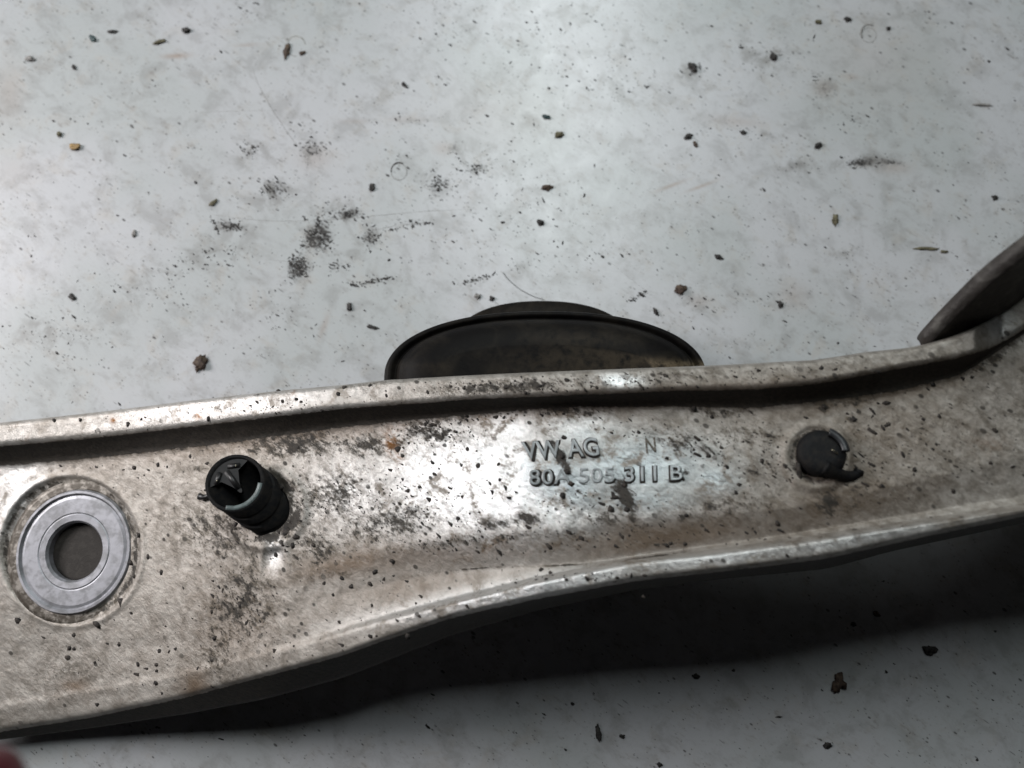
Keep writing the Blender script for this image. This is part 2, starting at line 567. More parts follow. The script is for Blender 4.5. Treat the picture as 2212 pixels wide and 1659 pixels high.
# scratches and ring marks in the sheet (raised burr a few hundredths of a millimetre high)
for pts, rad, m in [([(543, 138), (556, 180), (590, 240), (630, 300), (675, 350)], 0.11, M_GREY),
                    ([(450, 462), (520, 474), (620, 479), (740, 474), (830, 464), (930, 455), (1056, 452)], 0.085, M_GREY),
                    ([(425, 242), (520, 240), (610, 238)], 0.06, M_GREY),
                    ([(570, 560), (640, 566)], 0.06, M_GREY),
                    ([(790, 502), (860, 486), (945, 480)], 0.09, M_GREY),
                    ([(860, 640), (1000, 760)], 0.05, M_GREY),
                    ([(1840, 1228), (1870, 1290), (1925, 1370), (1960, 1440)], 0.06, M_GREY),
                    ([(1310, 560), (1410, 640)], 0.05, M_GREY),
                    ([(1130, 560), (1220, 615)], 0.04, M_GREY),
                    ([(120, 120), (200, 122)], 0.04, M_GREY)]:
    n = 40
    table_part("scratch", tube("scratch", px_line(pts, -0.02, n, 0.35), rad * MM, 6, taper_ends(n)), m)
for (cx, cy, rx, ry, a0, a1, rad, m) in [(862, 371, 17, 18, 0, 360, 0.13, M_GREY), (862, 369, 17, 18, 170, 300, 0.26, M_CRUD_SHADE),
                                         (1877, 72, 17, 19, 150, 300, 0.33, M_GREY), (1877, 76, 16, 16, 0, 360, 0.12, M_GREY),
                                         (640, 100, 20, 22, 90, 350, 0.10, M_OLIVE)]:
    n = 25
    table_part("ring_mark", tube("ring_mark", arc_pts(cx, cy, rx, ry, a0, a1, n - 1), rad * MM, 6,
                                 [random.uniform(.6, 1.2) for _ in range(n)]), m)


# ------------------------------------------------------------------ control arm body
def curve(pts):
    a = np.array(pts, float)
    return lambda x: np.interp(x, a[:, 0], a[:, 1])


def sm_curve(pts, width=22):
    a = np.array(pts, float)
    xs = np.arange(-400, 2700, 4.0)
    # linear extrapolation outside
    y = np.interp(xs, a[:, 0], a[:, 1])
    l = (a[1, 1] - a[0, 1]) / (a[1, 0] - a[0, 0]); r = (a[-1, 1] - a[-2, 1]) / (a[-1, 0] - a[-2, 0])
    y = np.where(xs < a[0, 0], a[0, 1] + l * (xs - a[0, 0]), y)
    y = np.where(xs > a[-1, 0], a[-1, 1] + r * (xs - a[-1, 0]), y)
    h_ = int(3 * width / 4)
    kx = np.arange(-h_, h_ + 1) * 4.0
    kk = np.exp(-(kx / width) ** 2); kk /= kk.sum()
    pad = len(kk) // 2
    yp = np.concatenate([y[0] + (y[1] - y[0]) * np.arange(-pad, 0), y, y[-1] + (y[-1] - y[-2]) * np.arange(1, pad + 1)])
    ys = np.convolve(yp, kk, 'valid')
    return lambda x: np.interp(x, xs, ys)


T0 = sm_curve([(0, 914), (202, 892), (404, 867), (600, 845), (745, 832), (830, 822), (1000, 812), (1200, 803), (1340, 798), (1519, 791),
               (1756, 779), (1871, 761), (1972, 751), (2056, 727), (2120, 700), (2174, 668), (2212, 636), (2300, 550)])
T1 = sm_curve([(0, 963), (202, 945), (404, 921), (600, 898), (745, 881), (865, 873), (1024, 861), (1223, 853), (1467, 843), (1635, 840), (1770, 828),
               (1938, 796), (2073, 772), (2140, 752), (2212, 712), (2300, 640)])
T2 = sm_curve([(0, 1001), (135, 991), (270, 977), (438, 958), (745, 918), (865, 905), (1024, 890), (1223, 874), (1423, 873), (1635, 876), (1770, 862),
               (1938, 840), (2073, 806), (2140, 765), (2212, 716), (2300, 644)])
CR = sm_curve([(0, 1330), (400, 1300), (680, 1235), (800, 1195), (985, 1156), (1180, 1148), (1343, 1122), (1500, 1110), (1700, 1098), (1900, 1058), (2212, 985)])
VA = sm_curve([(0, 1420), (400, 1385), (700, 1290), (969, 1236), (1302, 1212), (1524, 1180), (1718, 1152), (1926, 1118), (2212, 1070)])
L0 = sm_curve([(0, 1520), (400, 1450), (678, 1380), (803, 1340), (976, 1296), (1163, 1250), (1371, 1207), (1524, 1192), (1718, 1166), (1926, 1134), (2212, 1092)])
L1 = sm_curve([(0, 1578), (202, 1546), (404, 1503), (573, 1458), (745, 1412), (803, 1390), (976, 1331), (1163, 1290), (1371, 1252), (1579, 1229), (1787, 1203),
               (1996, 1156), (2212, 1112)])
L2 = sm_curve([(0, 1598), (202, 1572), (404, 1542), (573, 1510), (745, 1463), (976, 1372), (1163, 1318), (1371, 1274), (1579, 1249), (1787, 1229), (1926, 1191), (2212, 1130)])
ZW = sm_curve([(-200, 9), (0, 11), (160, 14), (320, 20), (600, 37), (1180, 60), (1700, 69), (2212, 75)], 70)
SLF = curve([(-200, 0.002), (100, 0.002), (400, 0.006), (800, 0.012), (2700, 0.012)])
DP = curve([(-200, 0.45), (0, 0.5), (300, 0.75), (700, 1.1), (1150, 2.0), (2700, 2.0)])   # the channel is shallower at the left


def ZT(px, py):
    return ZW(px) + SLF(px) * (np.asarray(py, float) - 1000)


RB = curve([(0, 0.2), (560, 0.2), (760, 1.6), (1000, 4.0), (1371, 4.6), (1800, 4.0), (2212, 3.0)])   # height of the lower rim

HOLES = [  # centre px, radius px of the opening through the web
    (161, 1191, 122), (572, 1098, 54), (1766, 985, 46)]


def build_body():
    xs = np.concatenate([np.arange(-88, -8, 8.0), np.arange(-8, 2224, 3.4), np.arange(2224, 2300, 8.0), np.arange(2300, 2690, 20.0)])
    n = len(xs)
    z = ZW(xs)
    t0, t1, t2, cr, va, l0, l1, l2 = (c(xs) for c in (T0, T1, T2, CR, VA, L0, L1, L2))
    rb = RB(xs); dp = DP(xs)
    one = np.ones(n)
    # section nodes: (py, height mm above web, samples to next)
    th = np.clip((2165 - xs) / 60, 0, 1)     # the top rim dies out at the right
    crest = 3.2 + 5.0 * th
    nodes = [
        (t0 + 3, z - 13 * dp, 10),
        (t0 - 1, z - 2.0 * one, 8),
        (t0, z + crest - 1.0, 5),
        (t0 + 7, z + crest, 16),
        (t1 - 9, z + crest, 5),
        (t1, z + crest - 0.8, 5),
        (t1 + 0.34 * (t2 - t1), z + 0.55 * crest, 6),
        (t2 - 3, z + 0.8, 5),
        (t2 + 12, z + 0 * one, 100),
        (cr, z + 0 * one, 22),
        (va, z - 2.0 * np.clip(rb / 4, 0.2, 1), 20),
        (l0 - 3, z - 1.5 * np.clip(rb / 4, 0.1, 1) + 0.2 * rb, 5),
        (l0 + 8, z + rb, 12),
        (l1 - 4, z + rb - 0.4, 4),
        (l1 + 2, z + rb - 2.2, 8),
        (l2, z - 12 * dp, 3),
    ]
    U, rowsP = [], []
    for k in range(len(nodes) - 1):
        y0, z0, m = nodes[k]; y1, z1, _ = nodes[k + 1]
        for j in range(m):
            t = j / m
            rowsP.append((y0 + (y1 - y0) * t, z0 + (z1 - z0) * t))
    rowsP.append((nodes[-1][0], nodes[-1][1]))
    PY = np.array([r[0] for r in rowsP]); PZ = np.array([r[1] for r in rowsP]) + SLF(xs) * (PY - 1000)
    PXm = np.broadcast_to(xs, PY.shape)
    pts = P(PXm, PY, PZ * MM)            # rows x cols x 3
    # round every edge of the section
    for _ in range(4):
        pts[1:-1] = 0.25 * pts[:-2] + 0.5 * pts[1:-1] + 0.25 * pts[2:]
    px, py = project(pts.reshape(-1, 3)); px = px.reshape(PY.shape); py = py.reshape(PY.shape)
    top_rows = np.arange(PY.shape[0])
    # cast undulation and local relief
    def vn(s, seed, amp):
        g = rng.normal(0, 1, (int(60 * s) + 4, int(60 * s) + 4))
        u = (px + 300) / 3000 * 60 * s; v_ = (py) / 3000 * 60 * s
        u = np.clip(u, 0, g.shape[0] - 2.01); v_ = np.clip(v_, 0, g.shape[1] - 2.01)
        i = u.astype(int); j = v_.astype(int); a = u - i; b = v_ - j
        a = a * a * (3 - 2 * a); b = b * b * (3 - 2 * b)
        return amp * (g[i, j] * (1 - a) * (1 - b) + g[i + 1, j] * a * (1 - b) + g[i, j + 1] * (1 - a) * b + g[i + 1, j + 1] * a * b)
    dz = vn(0.5, 1, 0.10) + vn(2, 2, 0.05) + vn(6, 3, 0.025)
    # dished seat round the big ring
    d = np.hypot((px - 153), (py - 1189) * 0.955)
    dz += np.where(d < 152, -1.5 * np.clip((152 - d) / 10, 0, 1), 0) + 0.35 * np.exp(-((d - 157) / 6) ** 2)
    dz += 0.5 * np.exp(-((d - 141) / 4) ** 2)
    # raised collar round the left clip and a groove running down from it
    d2 = np.hypot(px - 572, py - 1098)
    dz += 0.8 * np.exp(-((d2 - 84) / 11) ** 2)
    dz += -0.7 * blob(px, py, 592, 1195, 16, 36, 5) + 0.5 * blob(px, py, 566, 1200, 6, 40, 8) + 0.5 * blob(px, py, 618, 1195, 6, 40, -8)
    d3 = np.hypot(px - 1764, py - 985)
    dz += 0.6 * np.exp(-((d3 - 68) / 11) ** 2)
    # shallow flat pad carrying the lettering, slightly proud
    pad = np.clip(1.2 - np.hypot((px - 1370) / 250, (py - 1020) / 80) ** 4, 0, 1)
    dz += 0.25 * pad
    dz[:10] *= 0.3; dz[-10:] *= 0.3
    pts[..., 2] += dz * MM
    nr = pts.shape[0]
    # underside: a hollow channel
    zz = z
    under = [(l2 - 4, zz - 12.2 * dp), (l2 - 22, zz - 11.5 * dp), (l1 - 40, zz - 7.0 * dp), (cr, zz - 6.0 * dp), ((cr + t2) / 2, zz - 6.0 * dp), (t2 + 14, zz - 6.2 * dp), (t1 - 8, zz - 8 * dp), (t1 - 16, zz - 13 * dp), (t0 + 8, zz - 13.4 * dp)]
    U = np.array([P(xs, u[0], (u[1] + SLF(xs) * (u[0] - 1000)) * MM) for u in under])
    allp = np.concatenate([pts, U], 0)
    NR = allp.shape[0]
    idx = np.arange(NR * n).reshape(NR, n)
    nxt = np.roll(idx, -1, axis=0)
    f = np.stack([idx[:, :-1], idx[:, 1:], nxt[:, 1:], nxt[:, :-1]], -1)   # NR x (n-1) x 4
    # openings through the web
    flat = allp.reshape(-1, 3)
    fpx, fpy = project(flat)
    cen_px = fpx[f].mean(-1); cen_py = fpy[f].mean(-1)
    keep = np.ones(f.shape[:2], bool)
    for (hx, hy, hr) in HOLES:
        keep &= ~((np.hypot(cen_px - hx, cen_py - hy) < hr))
    faces = f[keep]
    # pull the border of each opening onto its circle
    top = np.zeros(NR * n, bool)
    top[:nr * n] = True
    for (hx, hy, hr) in HOLES:
        dd = np.hypot(fpx - hx, fpy - hy)
        sel = top & (dd < hr + 6) & (dd > hr - 6)
        ang = np.arctan2(fpy[sel] - hy, fpx[sel] - hx)
        tgt = P(hx + (hr + (dd[sel] - hr) * .25) * np.cos(ang), hy + (hr + (dd[sel] - hr) * .25) * np.sin(ang), flat[sel, 2])
        flat[sel] = tgt
    faces = faces[:, ::-1]
    me = np_mesh("arm_body", flat, faces)
    # end caps
    bm = bmesh.new(); bm.from_mesh(me); bm.verts.ensure_lookup_table()
    for c in (0, n - 1):
        try: bm.faces.new([bm.verts[int(q)] for q in idx[:, c]])
        except Exception: pass
    bmesh.ops.delete(bm, geom=[v for v in bm.verts if not v.link_faces], context='VERTS')
    bmesh.ops.recalc_face_normals(bm, faces=bm.faces)
    bm.to_mesh(me); bm.free()
    for p in me.polygons: p.use_smooth = True
    co = np.zeros(len(me.vertices) * 3, np.float32); me.vertices.foreach_get('co', co); co = co.reshape(-1, 3)
    x, y = project(co.astype(float))
    g = np.zeros(len(x)); c = np.zeros(len(x)); b = np.zeros(len(x)); r = np.zeros(len(x))
    G = [(470, 1150, 150, 110, 20, .8), (520, 1310, 110, 130, 15, .92), (470, 1400, 70, 90, 20, .8), (430, 1010, 70, 30, 0, .5),
         (930, 930, 110, 40, 10, .95), (1000, 960, 50, 40, 30, .6), (640, 960, 160, 44, 0, 1.0), (720, 1070, 120, 80, 0, .85), (810, 960, 120, 40, 0, .9), (150, 985, 170, 14, -4, .6), (600, 1100, 80, 90, 0, 1.15), (690, 1180, 60, 60, 30, .9),
         (850, 1130, 170, 60, -8, .9), (1080, 1130, 120, 22, -5, .9), (1300, 1120, 100, 30, 0, .9), (1352, 1070, 22, 60, -25, 1.5),
         (1213, 990, 15, 60, -25, 1.4), (1245, 1062, 20, 14, 0, 1.0), (1140, 1120, 40, 16, 10, 1.3), (1330, 1052, 20, 10, 0, 1.1), (1480, 960, 130, 40, 12, .85), (1620, 940, 120, 50, 0, .75), (1560, 1100, 200, 40, -8, .8),
         (1650, 1010, 90, 60, 0, .6), (1900, 960, 250, 90, -20, .55), (1850, 1080, 160, 60, -10, .7), (1790, 1090, 46, 50, 0, 1.0), (1000, 1170, 320, 22, -6, .8),
         (1110, 835, 240, 22, -3, 1.0), (1460, 815, 160, 22, -2, .7), (480, 885, 200, 14, -7, .45), (800, 830, 90, 14, -4, .6), (1700, 815, 200, 24, -6, .5),
         (2000, 790, 180, 40, -14, .55), (150, 1450, 110, 50, -20, .6), (700, 1240, 80, 26, -10, .7), (300, 1030, 120, 30, 10, .35), (1330, 1150, 500, 24, -6, .55),
         (1480, 1020, 14, 22, 0, .9), (1840, 905, 20, 16, 0, 1.0), (1780, 880, 16, 16, 0, 1.1), (1500, 882, 20, 16, 0, 1.2), (1185, 885, 60, 16, 0, .9),
         (640, 1200, 50, 60, 0, .6), (1500, 1240, 300, 10, -8, .6), (900, 1350, 160, 8, -14, .5), (1440, 1175, 60, 6, -4, 1.1)]
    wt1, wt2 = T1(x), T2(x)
    wall_shade = np.clip((y - wt1 + 2) / 8, 0, 1) * np.clip((wt2 + 10 - y) / 12, 0, 1)
    outer_wall_shade = np.clip((y - L1(x) - 1) / 6, 0, 1)
    g = np.maximum(g, np.maximum(wall_shade * 2.2, outer_wall_shade * 2.0))  # shade painted on the walls that face away from the lamps
    for (a1, b1, rx, ry, ro, s) in G: g = np.maximum(g, s * blob(x, y, a1, b1, rx, ry, ro))
    Cc = [(1040, 1040, 210, 120, 0, 1.3), (1200, 1060, 120, 90, 0, 1.2), (1370, 1010, 190, 70, 0, 1.0), (1540, 1035, 60, 35, 0, .9), (780, 1060, 120, 90, 0, .55),
          (1100, 930, 70, 40, 0, .9), (1250, 930, 100, 40, 0, .8), (1340, 822, 45, 14, 0, 1.3), (500, 880, 300, 26, -7, .55), (1130, 1275, 300, 26, -11, .9),
          (1560, 1205, 250, 18, -6, .7), (1850, 1165, 200, 16, -10, .7), (592, 1190, 16, 36, 0, .9), (40, 1060, 60, 120, 0, .6), (660, 900, 160, 20, -7, .5),
          (2160, 700, 30, 30, 0, .8), (1000, 1298, 46, 10, -12, 1.4), (1380, 1080, 120, 40, 0, .8)]
    for (a1, b1, rx, ry, ro, s) in Cc: c = np.maximum(c, s * blob(x, y, a1, b1, rx, ry, ro))
    B = [(760, 1215, 120, 26, -12, 1.0), (1000, 1190, 280, 40, -7, 1.0), (1400, 1160, 320, 46, -6, 1.0), (900, 1260, 180, 40, -14, .5), (1800, 1090, 250, 60, -14, .7), (420, 1480, 30, 36, 20, 1.0),
         (160, 1480, 30, 14, 0, .9), (1850, 980, 330, 130, -15, .5), (500, 1350, 100, 100, 0, .45), (860, 910, 500, 20, -8, .8), (1100, 890, 900, 26, -6, .8),
         (1900, 850, 300, 30, -12, .8), (760, 1480, 800, 30, -15, .4), (870, 1440, 14, 12, 0, .9)]
    for (a1, b1, rx, ry, ro, s) in B: b = np.maximum(b, s * blob(x, y, a1, b1, rx, ry, ro))
    Rr = [(845, 955, 16, 26, 0, 1.2), (428, 898, 10, 7, 0, 1.2), (245, 908, 8, 6, 0, 1.1), (630, 845, 8, 8, 0, .9), (300, 908, 10, 6, 0, .6), (860, 985, 14, 14, 0, .7),
          (1060, 1440, 10, 8, 0, .6), (2140, 960, 40, 20, 0, .3)]
    for (a1, b1, rx, ry, ro, s) in Rr: r = np.maximum(r, s * blob(x, y, a1, b1, rx, ry, ro))
    g = np.maximum(g, 0.50 * np.clip((x - 1480) / 260, 0, 1) * (0.75 + .25 * np.sin(x / 90 + y / 60)))  # darker towards the right end
    g = np.maximum(g, 0.85 * np.exp(-((y - T2(x) - 14) / 22) ** 2) * (y > T2(x) - 2) * np.clip((x - 250) / 200, 0, 1) * (0.65 + .35 * np.sin(x / 47)))
    g = np.maximum(g, 1.5 * np.exp(-((np.hypot(x - 580, y - 1100) - 62) / 14) ** 2) * (0.7 + .3 * np.sin(5 * np.arctan2(y - 1100, x - 580))))
    g = np.maximum(g, 1.0 * np.exp(-((np.hypot(x - 1766, y - 985) - 54) / 10) ** 2))
    g = np.maximum(g, .95 * np.exp(-((np.hypot(x - 153, (y - 1189) * .955) - 141) / 10) ** 2))
    yc = np.interp(x, [880, 969, 1050, 1150, 1302, 1500], [1246, 1233, 1226, 1224, 1217, 1190])
    g = np.maximum(g, 1.3 * np.exp(-((y - yc) / 3.0) ** 2) * ((x > 880) & (x < 1500)) * (.6 + .4 * np.sin(x / 31)))  # dark line along the crease above the lower rim
    pad_ = np.clip(1.3 - np.hypot((x - 1370) / 255, (y - 1015) / 95) ** 4, 0, 1)
    set_attr(me, "pad", pad_)
    set_attr(me, "grime_shade", g); set_attr(me, "clean", np.clip(c, 0, 1)); set_attr(me, "brown", np.clip(np.maximum(b, np.maximum(wall_shade, outer_wall_shade)), 0, 1)); set_attr(me, "rust", np.clip(r, 0, 1))
    grid = (px, py, pts[..., 2].copy())
    return me, grid


arm = bpy.data.objects.new("control_arm", None)
col.objects.link(arm)
arm.location = PV(1106, 1050, 0)
arm.empty_display_size = 0.02
arm['label'] = "dirty cast aluminium suspension arm with raised rims and black rubber bushing"
arm['category'] = "control arm"
bpy.context.view_layer.update()

body_me, (GPX, GPY, GZ) = build_body()
body = link("arm_body", body_me, M_ALU, parent=arm)
_fp = GPX[20:-12].ravel(); _fq = GPY[20:-12].ravel(); _fz = GZ[20:-12].ravel()


def surf(px, py):
    """height (m) of the arm's upper face seen at a photo pixel"""
    j = int(np.argmin(np.abs(GPX[60] - px)))
    c = GPY[:, j]; zc = GZ[:, j]
    i = np.argmin(np.abs(c[16:-12] - py)) + 16
    return float(zc[i])


# ---- the lug that rises towards the viewer at the far right
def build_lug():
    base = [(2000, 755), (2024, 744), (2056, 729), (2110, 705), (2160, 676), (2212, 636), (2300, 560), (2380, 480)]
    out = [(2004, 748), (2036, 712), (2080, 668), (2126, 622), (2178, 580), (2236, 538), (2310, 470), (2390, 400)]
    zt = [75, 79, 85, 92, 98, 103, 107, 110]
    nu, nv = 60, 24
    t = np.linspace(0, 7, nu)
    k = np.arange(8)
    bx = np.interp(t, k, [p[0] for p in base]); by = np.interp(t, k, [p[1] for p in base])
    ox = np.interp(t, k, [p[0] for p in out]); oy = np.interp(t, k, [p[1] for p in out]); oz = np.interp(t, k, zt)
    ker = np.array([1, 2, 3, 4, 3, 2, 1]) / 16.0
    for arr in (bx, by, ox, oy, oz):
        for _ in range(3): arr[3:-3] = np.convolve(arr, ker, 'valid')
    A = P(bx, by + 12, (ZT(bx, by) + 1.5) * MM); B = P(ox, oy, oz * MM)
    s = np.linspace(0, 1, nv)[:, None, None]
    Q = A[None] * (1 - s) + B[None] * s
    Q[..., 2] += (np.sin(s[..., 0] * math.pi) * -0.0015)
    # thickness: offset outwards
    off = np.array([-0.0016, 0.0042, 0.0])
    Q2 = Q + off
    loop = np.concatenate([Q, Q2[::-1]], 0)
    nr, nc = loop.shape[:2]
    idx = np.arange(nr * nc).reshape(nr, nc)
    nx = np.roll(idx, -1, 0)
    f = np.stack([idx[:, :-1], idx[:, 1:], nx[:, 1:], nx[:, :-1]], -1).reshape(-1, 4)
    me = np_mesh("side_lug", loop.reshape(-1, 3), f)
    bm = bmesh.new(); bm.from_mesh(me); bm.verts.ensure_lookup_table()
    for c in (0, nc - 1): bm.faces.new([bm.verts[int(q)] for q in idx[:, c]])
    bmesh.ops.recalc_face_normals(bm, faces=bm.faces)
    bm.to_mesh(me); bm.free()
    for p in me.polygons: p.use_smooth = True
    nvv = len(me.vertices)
    set_attr(me, "grime_shade", np.full(nvv, .55)); set_attr(me, "clean", np.zeros(nvv)); set_attr(me, "brown", np.full(nvv, .75)); set_attr(me, "rust", np.zeros(nvv))
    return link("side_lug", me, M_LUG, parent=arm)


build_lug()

# ---- rubber bushing, under the upper rim
def oval(name, cx, cy, cz, zmm_prof, a, bfar, bnear, seg=200, wob=0.0):
    """stacked oval layers standing upright: zmm_prof = (scale, height mm); a, bfar, bnear in metres"""
    c = PV(cx, cy, cz)
    vs, fs = [], []
    m = len(zmm_prof)
    for i in range(seg):
        t = 2 * math.pi * i / seg
        ct, st = math.cos(t), math.sin(t)
        ct = math.copysign(abs(ct) ** 0.90, ct); st = math.copysign(abs(st) ** 0.90, st)
        b = bfar if st > 0 else bnear
        k = 1 + wob * (math.sin(3 * t + 1) + .6 * math.sin(7 * t) + .4 * math.sin(19 * t + 2))
        for (q, z) in zmm_prof:
            e = (a * (1 - q))          # keep each layer at a constant inset
            vs.append((c.x + (a - e) * ct * k, c.y + max(.0005, (b - e * (.75 if st > 0 else 1))) * st * k, z * MM))
    for i in range(seg):
        j = (i + 1) % seg
        for k in range(m - 1):
            fs.append((i * m + k, j * m + k, j * m + k + 1, i * m + k + 1))
    me = np_mesh(name, vs, fs)
    bm = bmesh.new(); bm.from_mesh(me); bm.verts.ensure_lookup_table()
    bm.faces.new([bm.verts[i * m] for i in range(seg)]); bm.faces.new([bm.verts[i * m + m - 1] for i in range(seg)])
    bmesh.ops.recalc_face_normals(bm, faces=bm.faces); bm.to_mesh(me); bm.free()
    for p in me.polygons: p.use_smooth = len(p.vertices) == 4
    return me


def build_bushing():
    s = mmpx(31)
    a, bf, bn = 345 * s, 146 * s, 300 * s
    prof = [(.80, 13.5), (.93, 13.8), (.975, 15), (.985, 18), (.975, 22), (.972, 24), (.985, 25.2), (.996, 26.2), (1.0, 27.8), (.998, 29.4), (.990, 31.0), (.977, 32.0), (.960, 32.4),
            (.944, 32.0), (.932, 31.2), (.924, 30.8), (.916, 31.3), (.905, 33), (.885, 35), (.86, 36.4), (.82, 38), (.76, 39.2), (.70, 40.0), (.64, 40.4)]
    prof = [(q_, z_ + 5.0) for q_, z_ in prof]
    me = oval("rubber_bushing", 1177, 818, 32, prof, a, bf, bn, wob=.0008)
    co = np.zeros(len(me.vertices) * 3, np.float32); me.vertices.foreach_get('co', co)
    x, y = project(co.reshape(-1, 3).astype(float))
    dust = 1.0 * np.exp(-((T0(x) - y - 2) / 7.0) ** 2) * np.clip((x - 960) / 60, 0, 1) + 0.8 * blob(x, y, 1330, 779, 150, 8, 1) + .5 * blob(x, y, 1120, 790, 140, 7, -4) + .12 * blob(x, y, 1250, 735, 120, 24, 0) + .9 * blob(x, y, 1300, 790, 240, 6, 0)
    set_attr(me, "dust", np.clip(dust, 0, 1))
    b = link("rubber_bushing", me, M_RUB, parent=arm)
    s2 = mmpx(18)
    me2 = oval("bushing_foot", 1172, 748, 18, [(.9, 0.1), (.96, .6), (.985, 6), (.985, 12.5), (1.0, 16), (1.0, 19.2), (.97, 20.4), (.6, 20.6)], 194 * s2, 101 * s2, 150 * s2, wob=.001)
    set_attr(me2, "dust", np.full(len(me2.vertices), 0.05))
    link("bushing_foot", me2, M_RUB, parent=b)
    return b


build_bushing()


# ---- machined ring in the big hole
def web_normal(px, py, e=40):
    a = PV(px + e, py, float(ZT(px + e, py))) - PV(px - e, py, float(ZT(px - e, py)))
    b = PV(px, py - e, float(ZT(px, py - e))) - PV(px, py + e, float(ZT(px, py + e)))
    return a.cross(b).normalized()


def build_ring():
    cx, cy = 161, 1191
    zw = float(ZT(cx, cy)); s = mmpx(zw)
    n = web_normal(cx, cy)
    c = PV(cx, cy, zw)
    n = (n + Vector((0, 0, 0.7))).normalized()
    c = c + n * 0.0006
    ro, rh = 127 * s, 59 * s
    prof = [(rh, -0.0085), (rh, -0.0012), (rh + .0007, -0.0003), (rh + .0026, -0.0002), (rh + .0030, -0.0004), (rh + .0034, -0.0002),
            (ro - .0030, -0.0001), (ro - .0020, -0.0003), (ro - .0013, 0.0005), (ro - .0005, 0.0005), (ro, -0.0004), (ro, -0.0085)]
    me = lathe("steel_ring", c, n, prof, 128)
    o = link("machined_ring", me, M_RING, parent=arm, label="bright machined ring set into the round hole")
    shade_auto(o, 5)
    # dirty seat between ring and arm
    me = lathe("ring_seat", c, n, [(ro - .0002, -0.004), (ro - .0002, -0.0006), (ro + .0006, -0.0009), (ro + .0020, -0.0005), (150 * s, -0.0011), (150 * s, -0.004)], 128, wob=.003)
    link("ring_seat", me, M_COLLAR, parent=o)
    me = lathe("hole_floor", c, n, [(0.0, -.0085), (rh * 1.02, -.0085), (rh * 1.02, -.0034), (rh * .9, -.0034), (0.0, -.0034)], 64)  # dark brown disc closing the hole
    link("hole_floor", me, M_FLOOR, parent=o)


build_ring()


